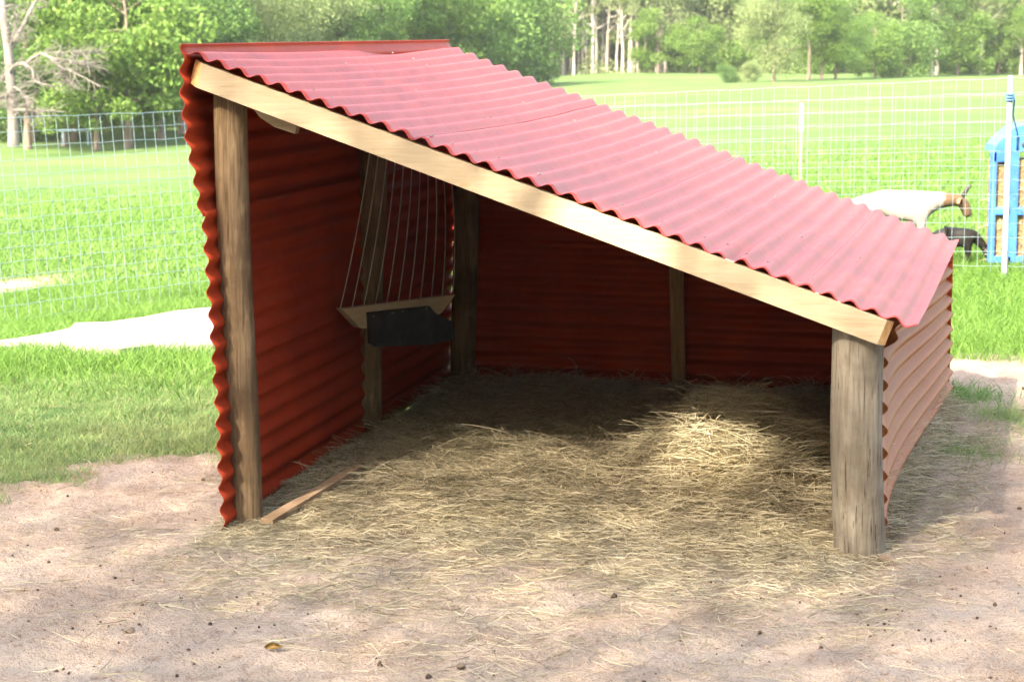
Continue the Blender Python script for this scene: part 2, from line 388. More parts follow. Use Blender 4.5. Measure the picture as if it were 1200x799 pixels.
# block nailed under the rafter, behind it
bp = [at(291, 128, YL + .0), at(343, 147, YL), at(341, 158, YL), at(317, 150, YL), at(300, 139, YL)]
o = bm_obj('brace_block', prism([p + nback * .041 for p in bp], nback * .036), M['pine'], shelter, .001)
# knots and stains in the rafter's face
def knot(px, py, a, b, ang, mat):
    c = at(px, py, YL + (YR - YL) * (px - 237) / 800) + fr * .0006; e1 = np.array(dr); e2 = np.cross(dr, nback); e2 /= np.linalg.norm(e2)
    u = e1 * math.cos(ang) + e2 * math.sin(ang); w = -e1 * math.sin(ang) + e2 * math.cos(ang)
    ring = [c + u * a * math.cos(t) * (1 + .25 * math.sin(3 * t + px)) + w * b * math.sin(t) * (1 + .2 * math.cos(2 * t + px)) for t in np.linspace(0, 2 * math.pi, 14)[:-1]]
    bm_obj('knot', prism(ring, fr * .0004), mat, raf)
M['knot'] = simple('pine_knot', (.20, .10, .045), (.38, .23, .12), 90, .8, .2); M['stain'] = simple('resin_stain', (.38, .22, .11), (.52, .35, .19), 60, .8, .2)
for a_ in ((314, 117, .022, .005, 1.35, M['stain']), (317, 124, .006, .004, .2, M['knot']), (726, 275, .009, .005, .3, M['knot']), (762, 286, .011, .005, .1, M['stain']), (793, 297, .007, .004, .3, M['knot']),
          (1011, 381, .016, .011, .1, M['stain']), (1008, 383, .007, .005, .1, M['knot']), (905, 342, .008, .004, .2, M['stain']), (500, 188, .018, .0025, .15, M['knot']), (455, 160, .010, .003, .1, M['stain']), (560, 216, .014, .003, .2, M['stain'])): knot(*a_)
# posts
def post(px0, py0, d0, px1, py1, d1, r0, r1, mat, seed, n=28, m=60, zb=-.15):
    a = at(px0, py0, d0); b = at(px1, py1, d1)          # top, base
    def fn(U, V):
        th = 2 * np.pi * U
        k = V
        ctr = b[None, None, :] * (1 - k[..., None]) + a[None, None, :] * k[..., None]
        r = r0 * k + r1 * (1 - k)
        r = r * (1 + .02 * np.sin(th + seed) + .015 * np.sin(2 * th + seed * 2 + k * 2) + .05 * (fbm(U * 0 + 3 + np.cos(th) * 1.2, k * 3 + np.sin(th), seed) - .5))
        bend = .006 * np.sin(k * 5 + seed)
        return ctr[..., 0] + r * np.cos(th) + bend, ctr[..., 1] + r * np.sin(th), ctr[..., 2]
    P, Qd = grid(n + 1, m, fn); me = mesh_np('post', P, Qd)
    bm = bmesh.new(); bm.from_mesh(me); bmesh.ops.remove_doubles(bm, verts=bm.verts, dist=1e-5)
    ed = [e for e in bm.edges if e.is_boundary]
    try: bmesh.ops.holes_fill(bm, edges=ed, sides=0)
    except Exception: pass
    bmesh.ops.recalc_face_normals(bm, faces=bm.faces); bm.to_mesh(me); bm.free()
    return link('post', me, mat, shelter)
pA = post(270, 100, A[1], 287.5, 640, A[1] + .02, .054, .052, M['postbrown'], 1)
pA['label'] = 'rounded brown front left post with knots'
pB = post(1004, 372, B[1], 1006, 680, B[1] + .02, .078, .079, M['postgrey'], 2)
pB['label'] = 'thick grey cracked front right post'
dm = 8.15
pM = post(437, 150, dm, 432, 500, dm, .052, .052, M['postinner'], 3)
dr_ = Dl[1] - .12
pR = post(545, 205, dr_, 544, 470, dr_, .055, .055, M['postinner'], 4)
# right rear post, hidden low behind the hay
cR = Cc + np.array([-.16, -.12, 0]); V, Q = [], []
# stud in front of rear wall
def rear_y(x): return Dl[1] + (Cc[1] - Dl[1]) * (x - Dl[0]) / (Cc[0] - Dl[0])
xs = (791 - 600) / F * 8.95; ys = rear_y(xs) - .055
s0 = at(783.5, 300, ys); s1 = at(799.5, 300, ys); s2 = at(803, 470, ys); s3 = at(788, 470, ys)
bm_obj('stud', prism([s0, s1, s2, s3], nback * .036), M['stud'], shelter, .002)
# roof sheets
RF0 = at(230, 71.9, YL - .010); RF1 = at(1073, 388, YR - .010); RR0 = at(519, 56, Dl[1] + .03); RR1 = at(1121.5, 285, Cc[1] - .02)
NW = round(np.linalg.norm(RF1 - RF0) / PITCHW)
def roofwarp(s, v):
    z = -.010 * np.sin(np.pi * v) + .010 * (fbm(s * 5, v * 3, 51) - .5) * 1.5
    dent = np.exp(-((s - .745) / .012) ** 2 - ((v - .06) / .10) ** 2) * -.016 + np.exp(-((s - .77) / .015) ** 2 - ((v - .10) / .13) ** 2) * .006
    return np.stack([0 * s, .012 * np.sin(s * 17) * (v > .5) * (v - .5) * 2 , z + dent], -1)
bounds = [0, .295, .565, .835, 1]
labs = ['uppermost roof sheet', 'second roof sheet from the top', 'third roof sheet from the top with a small dent at its front edge', 'lowest roof sheet']
for k in range(4):
    a = bounds[k] - (.6 / NW if k else .55 / NW); b = bounds[k + 1] + (.45 / NW if k < 3 else 0)
    o = sheet('roof_sheet', RF0, RF1, RR0, RR1, NW, M['roof'], amp=.0088, s0=a, s1=b, phase=.0, warp=roofwarp, lift=.0095 + (3 - k) * .0016, nseg=70, seed=0)
    o['label'] = labs[k]
# roof nails: small dark heads on some crests
V, Q = [], []; rr = random.Random(5)
for k in range(46):
    w = rr.randrange(1, NW); s = w / NW; v = rr.choice([.04, .04, .36, .66, .95]) + rr.uniform(-.015, .015)
    P = (RF0 * (1 - s) + RF1 * s) * (1 - v) + (RR0 * (1 - s) + RR1 * s) * v
    P = P + np.array([.008, 0, .0245 - .010 * math.sin(math.pi * v)]); V, Q = [], []; tube(V, Q, [P, P + np.array([.001, 0, .004])], .0042, 6); tube_obj('nail', V, Q, M['nail'], shelter)
def roofP(s, v):
    P = (RF0 * (1 - s) + RF1 * s) * (1 - v) + (RR0 * (1 - s) + RR1 * s) * v
    w = roofwarp(np.array(s), np.array(v)); nn = np.cross(RF1 - RF0, RR0 - RF0); nn /= np.linalg.norm(nn)
    return P + nn * (.0088 * math.cos(2 * math.pi * s * NW) + .0125) + w
V, Q = [], []; tube(V, Q, [roofP(.752 + .001 * math.sin(k * 3), .045 + .014 * k) + np.array([0, 0, .0005]) for k in range(7)], [.0008, .0016, .001, .002, .0012, .0016, .0006], 4)
tube_obj('crack', V, Q, M['nail'], shelter)
# left wall: three overlapping sheets, waves stacked in height, leaning out at the top
dd = (Dl - A); dd /= np.linalg.norm(dd)
LB0 = gr(262, 622, 0); LT0 = at(219, 55, LB0[1] + .03)
LB1 = at(529.5, 452, Dl[1] + .05); LB1[2] = .02; LT1 = at(529, 49, Dl[1] + .05)
hgt = LT0[2] - LB0[2]; NL = round(hgt / PITCHW)
def lwarp(s, v):
    x = .010 * (fbm(s * 4, v * 3, 61) - .5) + .008 * np.sin(s * np.pi) - .010 * np.sin(v * np.pi * 2) * s - .028 * np.exp(-((s - .87) / .13) ** 2) * np.exp(-(v / .35) ** 2)
    return np.stack([x, 0 * s, .012 * np.sin(v * 3)*0], -1)
lb = [(-.004, .345, 0, 'lowest sheet of the left wall'), (.33, .665, -.004, 'middle sheet of the left wall'), (.655, 1.006, .004, 'top sheet of the left wall standing up past the roof')]
for a, b, lf, lab in lb:
    f0 = .0 if lf == 0 else (.004 if lf < 0 else .0)
    o = sheet('wall_sheet', LB0, LT0, LB1, LT1, NL, M['wallred'], amp=.0076, s0=a, s1=b, phase=.05, warp=lwarp, lift=lf, nseg=50)
    o['label'] = lab
# rear wall
def rwarp(s, v): return np.stack([0 * s, .008 * (fbm(s * 4, v * 5, 71) - .5), .004 * np.sin(v * 6)], -1)
rb0 = Dl + np.array([-.02, .07, .0]); rb1 = Cc + np.array([.0, .0, 0]); NR0 = .98 / PITCHW
def rear(a, b, z0, z1, lab, lf=0):
    P0 = rb0 + (rb1 - rb0) * a; P1 = rb0 + (rb1 - rb0) * b
    def warp(s, v): return rwarp(s, v) + np.stack([0 * s, 0 * s + lf, 0 * s], -1)
    o = sheet('wall_sheet', P0 + [0, 0, z0], P0 + [0, 0, z1], P1 + [0, 0, z0], P1 + [0, 0, z1], (z1 - z0) / PITCHW, M['wallred'], amp=.011, warp=warp, nseg=40)
    o['label'] = lab
rear(0, 1.0, -.02, .67, 'low sheet across the rear wall')
def roofz(p):                          # underside of the roof over a point of the rear wall
    s = (p[0] - RR0[0]) / (RR1[0] - RR0[0]); return (RR0[2] + (RR1[2] - RR0[2]) * s) - .02
# upper rear sheet cut along the roof slope
def fn_up(U, V):
    P = rb0 - np.array([.06, 0, 0]) + (rb1 - rb0) * (U * .99)[..., None]
    zt = RR0[2] + (RR1[2] - RR0[2]) * np.clip((P[..., 0] - RR0[0]) / (RR1[0] - RR0[0]), 0, 1) - .012
    z = .63 + (np.maximum(zt, .64) + .012 - .63) * V
    return P[..., 0], P[..., 1] + .005 - .011 * np.cos(2 * np.pi * z / PITCHW) * .9 , z
P, Qd = grid(40, 150, fn_up); o = link('wall_sheet', mesh_np('wall_sheet', P, Qd), M['wallred'], shelter)
o['label'] = 'upper sheet of the rear wall cut to the roof slope'
# right wall
G0 = gr(1034.5, 640, -.01); G1 = gr(1113, 471, -.0)
T0 = at(1036, 374, G0[1] + .03); T1 = at(1113, 303, G1[1] + .02)
NRt = round((T0[2] - G0[2]) / PITCHW)
def rtwarp(s, v):
    a = .045 + .045 * s
    x = -a * np.sin(np.pi * v ** .75) * (1 - .5 * v) + .028 * s * np.exp(-((v - .02) / .08) ** 2) * 0
    z = .012 * np.sin(v * 2 * np.pi) * s
    curl = -.055 * np.exp(-(v / .07) ** 2) * smooth(.80, 1.0, s) * 0
    # front edge: hugs the post except the top which reaches past the rafter end
    x = x + .055 * smooth(.82, 1.0, s) * np.exp(-(v / .5) ** 2)
    return np.stack([x + curl, 0 * s, z], -1)
o = sheet('wall_sheet', G0, T0, G1, T1, NRt, M['sidesheen'], amp=.0135, phase=.4, warp=rtwarp, nseg=80); o['label'] = 'bowed right wall sheet with a tan sheen put into its colour'
# screws in the right wall
V, Q = [], []
for (px, py, d) in ((1074, 435, 7.55), (1106, 405, 8.5), (1106, 465, 8.6)):
    p = at(px, py, d); tube(V, Q, [p + np.array([.02, -.02, 0]), p - np.array([.01, -.01, 0])], .006, 8)

# ------------------------------------------------------------------ hay rack inside
e0 = at(401, 362, 7.62); e1 = at(533, 345, 8.08)
rack = tag(empty('hay_rack', tuple(e0)), 'thin-wired hay rack with a pale board, hanging inside the shelter', 'hay rack')
bd = e1 - e0; bd /= np.linalg.norm(bd); nb = np.array([bd[1], -bd[0], 0]); nb /= np.linalg.norm(nb)
def bp_(px, py):                       # point on the board's plane
    r = ray(px, py); o0 = np.array([0, 0, H]); t = np.dot(e0 - o0, nb) / np.dot(r, nb); return o0 + r * t
pts = [bp_(401, 362), bp_(534, 345), bp_(518, 366), bp_(512, 371), bp_(428, 385), bp_(422, 384)]
bo = bm_obj('trough_board', prism(pts, -nb * .035), M['pine'], rack, .0015)
# black rubber trough hanging below the board
pts = [bp_(428, 366), bp_(498, 358), bp_(505, 366), bp_(527, 377), bp_(527, 397), bp_(500, 403), bp_(436, 406), bp_(430, 402)]
bm_obj('rubber_trough', prism([p + nb * .004 for p in pts], nb * .02), M['rubber'], rack, .002)
V, Q = [], []
for k in range(11):
    s = k / 10; b0 = e0 + (e1 - e0) * s - nb * .01
    top = at(437 + 92 * s, 150 + 62 * s, 7.97 + .75 * s); mid = (b0 + top) / 2 + np.array([.02, -.02, 0])
    tube(V, Q, [b0 * (1 - t) ** 2 + mid * 2 * t * (1 - t) + top * t * t for t in np.linspace(0, 1, 12)], .0022, 4)
tube_obj('rack_wire', V, Q, M['rackwire'], rack)
V, Q = [], []
for (px, py) in ((432, 370), (454, 366), (466, 364), (494, 361)):
    p = bp_(px, py) + nb * .024; V, Q = [], []; tube(V, Q, [p, p + nb * .004], .004, 6); tube_obj('screw', V, Q, M['nail'], rack)

# ------------------------------------------------------------------ loose slat on the hay
pa = gr(312, 608, .026); pb = gr(418, 545, .066); dv = pb - pa; dv /= np.linalg.norm(dv); sd = np.cross(dv, [0, 0, 1]); sd /= np.linalg.norm(sd)
o = bm_obj('wooden_slat', prism([pa - sd * .02, pb - sd * .016, pb + sd * .02, pa + sd * .024], np.array([0, 0, -.016])), M['slat'], None, .002)
tag(o, 'weathered narrow wooden slat half buried in hay beside the front left post', 'slat')

# ------------------------------------------------------------------ pale slab on the grass
poly = [(-40, 402), (20, 396), (60, 389), (82, 384), (88, 378), (128, 377), (170, 371), (205, 364), (232, 361), (262, 359), (268, 404), (215, 405), (180, 404), (140, 409), (110, 410), (70, 406), (30, 405), (-40, 409)]
pts = []
for (px, py) in poly:
    p = gr(px, py, -.15)
    for _ in range(8): p = gr(px, py, float(terr(p[0], p[1])) + .05)
    pts.append(p)
o = bm_obj('flat_slab', prism(pts, np.array([0, 0, -.06])), M['slab'], None)
tag(o, 'pale sun-bleached flat slab with a ragged edge lying in the grass by the left wire fence', 'slab')
V, Q = [], []
cr = []
for (px, py) in ((86, 381), (110, 382.5), (140, 385.5), (165, 386.5)):
    p = gr(px, py, -.15)
    for _ in range(8): p = gr(px, py, float(terr(p[0], p[1])) + .052)
    cr.append(p)
tube(V, Q, cr, .006, 4); c_ = tube_obj('crack', V, Q, M['slat'], o)

# ------------------------------------------------------------------ fences
def fence(name, label, ends, cellx, rows, rw, post_px=(), zfun=None, lean=0, thick=1.0, tops=None):
    root = tag(empty(name, tuple(ends[0])), label, 'fence')
    a, b = map(np.asarray, ends); L = np.linalg.norm((b - a)[:2]); n = int(L / cellx)
    V, Q = [], []
    ln = np.array([lean, 0, 0])
    for k in range(n + 1):
        p = a + (b - a) * k / n; w = .004 * math.sin(k * 1.7)
        tube(V, Q, [p + [w, 0, rows[0] ] - ln * 0, p + np.array([0, 0, rows[-1]]) - ln], rw, 4, False)
    for z in rows:
        f = (z - rows[0]) / (rows[-1] - rows[0]); q = []
        for k in range(0, 25):
            p = a + (b - a) * k / 24; q.append(p + np.array([0, 0, z + .004 * math.sin(k * 2.1 + z * 9)]) - ln * f)
        tube(V, Q, q, rw * (1.25 if z == rows[-1] else 1), 4, False)
    tube_obj('wire_mesh', V, Q, M['wire'], root)
    return root
def fp(px, py, d): return at(px, py, d)
# left panel: top from (-20,140) to (500,~120)
a = fp(-30, 140.5, 14.78); b = fp(505, 121, 18.9); hgt_f = 1.42
rows14 = [k * .1016 for k in range(15)]
a[2] -= hgt_f; b[2] -= hgt_f
f1 = fence('wire_fence', 'square mesh wire fence panel left of the shelter, in front of the dead grey tree', (a, b), .1075, rows14, .0019, lean=.10)
a2 = fp(505, 121, 18.9); b2 = fp(1183, 92, 15.0); a2[2] -= hgt_f; b2[2] -= hgt_f
f2 = fence('wire_fence', 'square mesh wire fence panel right of the shelter in front of the goats', (a2, b2), .105, rows14, .0015)
b3 = fp(1330, 86, 14.4); b3[2] -= hgt_f
f3 = fence('wire_fence', 'wire fence end right of the tall pale post, crossing the blue feeder', (b2 + [.03, 0, 0], b3), .105, rows14, .0015)
tp = b2 + np.array([-.0, -.03, 0]); V, Q = [], []
tube(V, Q, [tp + [0, 0, -.2], tp + [0, 0, 1.44]], .019, 8); po = tube_obj('fence_post', V, Q, M['steelpost'])
tag(po, 'tall pale round fence post with a blue rope tied near its top', 'fence post')
a4 = fp(560, 129, 23.5); b4 = fp(1300, 108, 21.5); z4 = 1.3; a4[2] -= z4; b4[2] -= z4
f4 = fence('wire_fence', 'farther wire fence crossing the pasture behind the goats, with one two-tone post', (a4, b4), .15, [k * .13 for k in range(11)], .0013)
p9 = fp(939, 121, 22.4); V, Q = [], []
tube(V, Q, [p9 - [0, 0.04, .30], p9 - [0, .04, 0]], .026, 6); tube_obj('post_top', V, Q, M['steelpost'], f4)
V, Q = [], []; tube(V, Q, [p9 - [0, 0.04, 1.5], p9 - [0, .04, .30]], .018, 6); tube_obj('post_shaft', V, Q, M['bark'], f4)

# rope
V, Q = [], []
r0 = tp + np.array([.01, -.035, 1.30])
ropts = [r0, r0 + [.02, .02, -.03], at(1187, 135, 15.1), at(1192, 155, 15.3), at(1194, 178, 15.4)]
tube(V, Q, ropts, .006, 5)
for k in range(3):
    z = 1.27 + k * .02; q = [tp + np.array([.03 * math.cos(t), .03 * math.sin(t), z]) for t in np.linspace(0, 2 * math.pi, 13)]
    tube(V, Q, q, .006, 5)
tube_obj('rope_', V, Q, M['rope']).name = 'rope'
tag(bpy.data.objects['rope'], 'blue rope tied round the tall pale post and running down to the feeder', 'rope')

# ------------------------------------------------------------------ blue hay feeder
dF = 15.7
f0 = at(1161, 300, dF); zg = float(terr(f0[0] + .3, dF)); feeder = tag(empty('hay_feeder', (f0[0] + .35, dF, zg)), 'blue hay feeder with hay showing through its openings, behind the fence at right', 'hay feeder')
def bar(bm, x0, x1, y0, y1, d, th=.04):
    a = at(x0, y0, d); b = at(x1, y1, d); c = (a + b) / 2; add_box(bm, c, (abs(b[0] - a[0]), th, abs(a[2] - b[2])))
bm = bmesh.new()
for x0, x1, y0, y1 in ((1161, 1164, 178, 308), (1184, 1190, 160, 308), (1225, 1233, 165, 308), (1164, 1184, 178, 190), (1190, 1225, 156, 178), (1164, 1184, 243, 252), (1190, 1225, 243, 252), (1164, 1184, 300, 308), (1190, 1225, 300, 308)):
    bar(bm, x0, x1, y0, y1, dF)
bm_obj('feeder_frame', bm, M['bluep'], feeder, .006)
prof = [at(x, y, dF + .0) for x, y in ((1166, 178), (1168, 171), (1174, 164), (1181, 158), (1190, 150), (1205, 146), (1222, 150), (1233, 165), (1233, 178))]
bm_obj('feeder_lid', prism([p + np.array([0, .025, 0]) for p in prof], np.array([0, .32, 0])), M['bluep'], feeder, .004)
bm = bmesh.new(); bar(bm, 1164, 1230, 186, 300, dF + .20, .36); hb = bm_obj('hay_bale', bm, simple('packed_hay', (.12, .085, .04), (.24, .18, .10), 25, .9, .6, sc3=(1, 1, 4)), feeder, .02)
n = 1400; Pn = np.stack([RNG.uniform(f0[0], f0[0] + .45, n), np.full(n, dF + .03), RNG.uniform(zg + .05, zg + .75, n)], -1)
dn = RNG.normal(size=(n, 3)) * [1, .3, .6]; dn /= np.linalg.norm(dn, axis=1)[:, None]
v, q = ribbons(Pn, dn, RNG.uniform(.03, .10, n), np.full(n, .004), RNG.normal(size=(n, 3)) * .02)
link('hay_strands', mesh_np('hay_strands', v, q), M['hay'], feeder)
# dark rubber strap bunch on the lid
bm = bmesh.new()
for (px, py, r) in ((1192, 178, .028), (1196, 168, .04), (1200, 172, .05)):
    bmesh.ops.create_icosphere(bm, subdivisions=2, radius=r, matrix=Matrix.Translation(at(px, py - 3, dF + .02)))
for v_ in bm.verts: v_.co += Vector((mnoise.noise(v_.co * 30), mnoise.noise(v_.co * 31 + Vector((5, 0, 0))), mnoise.noise(v_.co * 29 + Vector((0, 9, 0))))) * .01
bm_obj('rubber_strap', bm, M['rubber'], feeder, 0, True)

# ------------------------------------------------------------------ goats
def skin(name, nodes, edges, mat, parent=None, sub=2):
    me = bpy.data.meshes.new(name); me.from_pydata([n[0] for n in nodes], edges, [])
    o = link(name, me, mat, parent, False); md = o.modifiers.new('skin', 'SKIN'); md.use_smooth_shade = True
    for k, nd in enumerate(nodes):
        r = nd[1]; me.skin_vertices[0].data[k].radius = r if isinstance(r, tuple) else (r, r)
    me.skin_vertices[0].data[0].use_root = True
    ms = o.modifiers.new('sub', 'SUBSURF'); ms.levels = sub; ms.render_levels = sub
    return o
def goat(label, dist, px, pxm, s, mats, head_down, rz):
    """nodes in metres for an adult; x forward"""
    x = (px - 600) / F * dist; z = float(terr(x, dist)); root = tag(empty('goat', (x, dist, z), rz), label, 'goat')
    T = lambda p: tuple(Vector(p) * s)
    # trunk, neck and head, then legs
    nd = [((-.02, 0, .56), .155), ((-.28, 0, .58), .14), ((-.40, 0, .56), .10), ((.18, 0, .55), .15), ((.32, 0, .60), .115),
          ((.44 if not head_down else .39, 0, .62 if not head_down else .52), .085), ((.56 if not head_down else .47, 0, .62 if not head_down else .44), .066),
          ((.635 if not head_down else .53, 0, .60 if not head_down else .36), .066), ((.675 if not head_down else .585, 0, .51 if not head_down else .26), .058), ((.69 if not head_down else .615, 0, .44 if not head_down else .17), .046)]
    ed = [(0, 1), (1, 2), (0, 3), (3, 4), (4, 5), (5, 6), (6, 7), (7, 8), (8, 9)]
    def leg(att, pts):
        k = att
        for p, r in pts: nd.append((p, r)); ed.append((k, len(nd) - 1)); k = len(nd) - 1
    for sy in (-1, 1):
        leg(3, [((.22, .085 * sy, .42), .060), ((.225, .085 * sy, .26), .034), ((.215, .085 * sy, .13), .024), ((.22, .085 * sy, .02), .026)])
        leg(1, [((-.30, .09 * sy, .44), .078), ((-.25, .09 * sy, .33), .046), ((-.36, .09 * sy, .20), .027), ((-.34, .09 * sy, .02), .026)])
    leg(2, [((-.48, 0, .60), .022), ((-.52, 0, .54), .016)])
    fat = 1.2 if head_down else 1.0; o = skin('body', [(T(p), r * s * fat) for p, r in nd], ed, mats[0])
    o.parent = root
    # colour patches are worn by the coat: second material chosen by place along the animal
    root_ = root; hz = nd[7][0]
    for sy in (-1, 1):
        e = skin('ear', [(T((hz[0] - .02, .05 * sy, hz[2] + .04)), .016 * s), (T((hz[0] - .05, .10 * sy, hz[2] + .03)), (.026 * s, .010 * s)), (T((hz[0] - .06, .15 * sy, hz[2] - .01)), (.014 * s, .006 * s))], [(0, 1), (1, 2)], mats[1], None, 1); e.parent = root
        if mats[2]:
            h = skin('horn', [(T((hz[0] - .01, .025 * sy, hz[2] + .05)), .024 * s), (T((hz[0] + .03, .035 * sy, hz[2] + .12)), .018 * s), (T((hz[0] + .08, .045 * sy, hz[2] + .17)), .006 * s)], [(0, 1), (1, 2)], mats[2], None, 1); h.parent = root
        V, Q = [], []; p = Vector(T((hz[0] + .02, .055 * sy, hz[2] + .01))); tube(V, Q, [p, p + Vector((0, .006 * sy, 0))], .008 * s, 6)
        e = tube_obj('eye', V, Q, M['rubber']); e.parent = root
    return root
def goatcoat():
    m, n, l, b = newmat('white_and_tan_coat'); tc = n.new('ShaderNodeTexCoord'); sx = n.new('ShaderNodeSeparateXYZ'); l.new(tc.outputs['Object'], sx.inputs[0])
    f = noise(n, l, 9, 3); ad = n.new('ShaderNodeMath'); ad.operation = 'MULTIPLY_ADD'; l.new(f, ad.inputs[0]); ad.inputs[1].default_value = .12; l.new(sx.outputs[0], ad.inputs[2])
    fac = ramp(n, l, ad.outputs[0], [(.375, (0,) * 3), (.40, (1,) * 3)])
    # dark stripe along part of the back
    z = n.new('ShaderNodeMath'); z.operation = 'GREATER_THAN'; l.new(sx.outputs[2], z.inputs[0]); z.inputs[1].default_value = .69
    xr = ramp(n, l, sx.outputs[0], [(.02, (0,) * 3), (.04, (1,) * 3), (.24, (1,) * 3), (.27, (0,) * 3)])
    c = mix(n, l, fac, (.20, .19, .175), (.085, .052, .028)); mm = n.new('ShaderNodeMath'); mm.operation = 'MULTIPLY'; l.new(z.outputs[0], mm.inputs[0]); l.new(xr, mm.inputs[1])
    c = mix(n, l, mm.outputs[0], c, (.03, .03, .03)); l.new(c, b.inputs['Base Color']); b.inputs['Roughness'].default_value = .9; return m
goat('white goat with tan neck and face, standing behind the right end of the roof', 16.6, 1054, 0, .77, (goatcoat(), M['goatt'], M['horn']), False, -.12)
goat('small black kid grazing with its head down beside the white goat', 15.9, 1122, 0, .41, (M['goatb'], M['goatb'], None), True, -.05)

# ------------------------------------------------------------------ small things on the dirt
def pebble(name, px, py, r, mat, label, cat, seed, flat=.6):
    p = gr(px, py, 0); z = float(terr(p[0], p[1])) ; bm = bmesh.new(); bmesh.ops.create_icosphere(bm, subdivisions=3, radius=r)
    for v in bm.verts:
        k = 1 + .35 * mnoise.noise(v.co / r * 1.3 + Vector((seed, 0, 0))); v.co *= k; v.co.z *= flat
    o = bm_obj(name, bm, mat, None, 0, True); o.location = (p[0], p[1], z + r * flat * .5); o.rotation_euler.z = seed
    return tag(o, label, cat)
pebble('stone', 1040, 656, .024, M['stone'], 'small brown stone on the dirt at the foot of the thick right post', 'stone', 1)
pebble('dirt_clod', 152, 733, .015, M['stone'], 'small dry clod of dirt on the bare ground at lower left', 'clod', 2)
pebble('stone', 540, 786, .012, M['stone'], 'little dark stone near the bottom edge of the dirt yard', 'stone', 3)
# dry leaf
p = gr(320, 756, 0); bm = bmesh.new(); ring = []
for k in range(12):
    t = 2 * math.pi * k / 12; ring.append(bm.verts.new((.026 * math.cos(t), .014 * math.sin(t) * (1 if abs(math.cos(t)) < .9 else .3), .006 + .008 * math.sin(t) ** 2)))
c_ = bm.verts.new((0, 0, .002))
for k in range(12): bm.faces.new((c_, ring[k], ring[(k + 1) % 12]))
bmesh.ops.solidify(bm, geom=list(bm.faces), thickness=.001)
o = bm_obj('dry_leaf', bm, M['dryleaf'], None, 0, True); o.location = (p[0], p[1], float(terr(p[0], p[1])) + .004); o.rotation_euler = (.2, .1, .6)
tag(o, 'curled yellow dry leaf lying on the dirt in the foreground', 'leaf')
# droppings and crumbs
V, Fq = [], []
base = bmesh.new(); bmesh.ops.create_icosphere(base, subdivisions=1, radius=1); bv = np.array([v.co[:] for v in base.verts]); bf = np.array([[v.index for v in f.verts] for f in base.faces]); base.free()
n = 520; xx = RNG.uniform(-2, 2.4, n); yy = 4.9 + 4.6 * RNG.random(n) ** 1.4
cl = RNG.random(n) < .5; xx[cl] = np.where(RNG.random(cl.sum()) < .5, -1.2, 1.25) + RNG.normal(size=cl.sum()) * .55; yy[cl] = 5.6 + RNG.normal(size=cl.sum()) * .45
uu, vv = shed_uv(xx, yy); ok = ~((vv > -.1) & (uu > -.05) & (uu < 1.06)); xx, yy = xx[ok], yy[ok]
zz = terr(xx, yy); rr_ = RNG.uniform(.0018, .0052, len(xx)) * (1 + (RNG.random(len(xx)) < .08) * .9)
PV = bv[None] * rr_[:, None, None] * RNG.uniform(.6, 1.4, (len(xx), 1, 3)) * RNG.uniform(.8, 1.2, (len(xx), len(bv), 1)) + np.stack([xx, yy, zz + rr_ * .3], -1)[:, None]
PF = bf[None] + (np.arange(len(xx)) * len(bv))[:, None, None]
n = 6500; xx = RNG.uniform(-2.2, 2.6, n); yy = 4.7 + 5.6 * RNG.random(n) ** 1.3
cl_ = fbm(xx * 1.7, yy * 1.7, 15); uu, vv = shed_uv(xx, yy); ok = (RNG.random(n) < smooth(.40, .62, cl_)) & (grass_mask(xx, yy) < .3) & ~((vv > 0) & (uu > -.02) & (uu < 1.03)); xx, yy = xx[ok], yy[ok]
r2 = .0020 + .0038 * RNG.random(len(xx)) ** 4; z2 = terr(xx, yy)
CV = bv[None] * r2[:, None, None] * RNG.uniform(.6, 1.5, (len(xx), 1, 3)) * RNG.uniform(.7, 1.25, (len(xx), len(bv), 1)) + np.stack([xx, yy, z2 + r2 * .15], -1)[:, None]
CF = bf[None] + (np.arange(len(xx)) * len(bv))[:, None, None]
tag(link('dirt_crumbs', mesh_np('dirt_crumbs', CV.reshape(-1, 3), CF.reshape(-1, 3)), simple('dry_dirt', (.25, .17, .12), (.40, .30, .22), 12, .95, .2), None, False), 'small crumbs and clods of dry dirt over the bare yard', 'dirt', kind='stuff')
tag(link('droppings', mesh_np('droppings', PV.reshape(-1, 3), PF.reshape(-1, 3)), M['dung']), 'dark droppings and dirt crumbs scattered over the bare ground', 'droppings', kind='stuff')

# ------------------------------------------------------------------ hay (strands)
def hay_density(x, y):
    u, v = shed_uv(x, y)
    n_ = fbm(x * 2.2, y * 2.2, 81)
    ins = smooth(-.30, .02, v + (n_ - .5) * .25) * smooth(-.02, .02, u) * smooth(1.02, .97, u) * smooth(1.0, .97, v)
    spill = smooth(-.62, -.12, v + (n_ - .5) * .5) * smooth(-.06, .16, u) * smooth(1.13, .98, u) * (v < .1) * .30
    right = .5 * smooth(1.16, 1.03, u + (n_ - .5) * .1) * (u > 1.03) * smooth(-.08, .1, v) * smooth(.95, .6, v)
    lf = .12 * np.exp(-((x + 1.25) / .3) ** 2 - ((y - 6.4) / .3) ** 2) + .12 * np.exp(-((x + 1.5) / .2) ** 2 - ((y - 5.9) / .14) ** 2) + .2 * np.exp(-((x + .95) / .12) ** 2 - ((y - 7.3) / .3) ** 2)
    all_ = .012
    return np.maximum.reduce([ins, spill, right, lf, np.full_like(x, all_)]) * smooth(.3, .7, fbm(x * 5, y * 5, 83) + .25 * ins + .1)
n = 620000; xx = RNG.uniform(-2.0, 2.3, n); yy = RNG.uniform(4.7, 9.6, n)
keep = RNG.random(n) < hay_density(xx, yy) * .55; xx, yy = xx[keep], yy[keep]; n = len(xx)
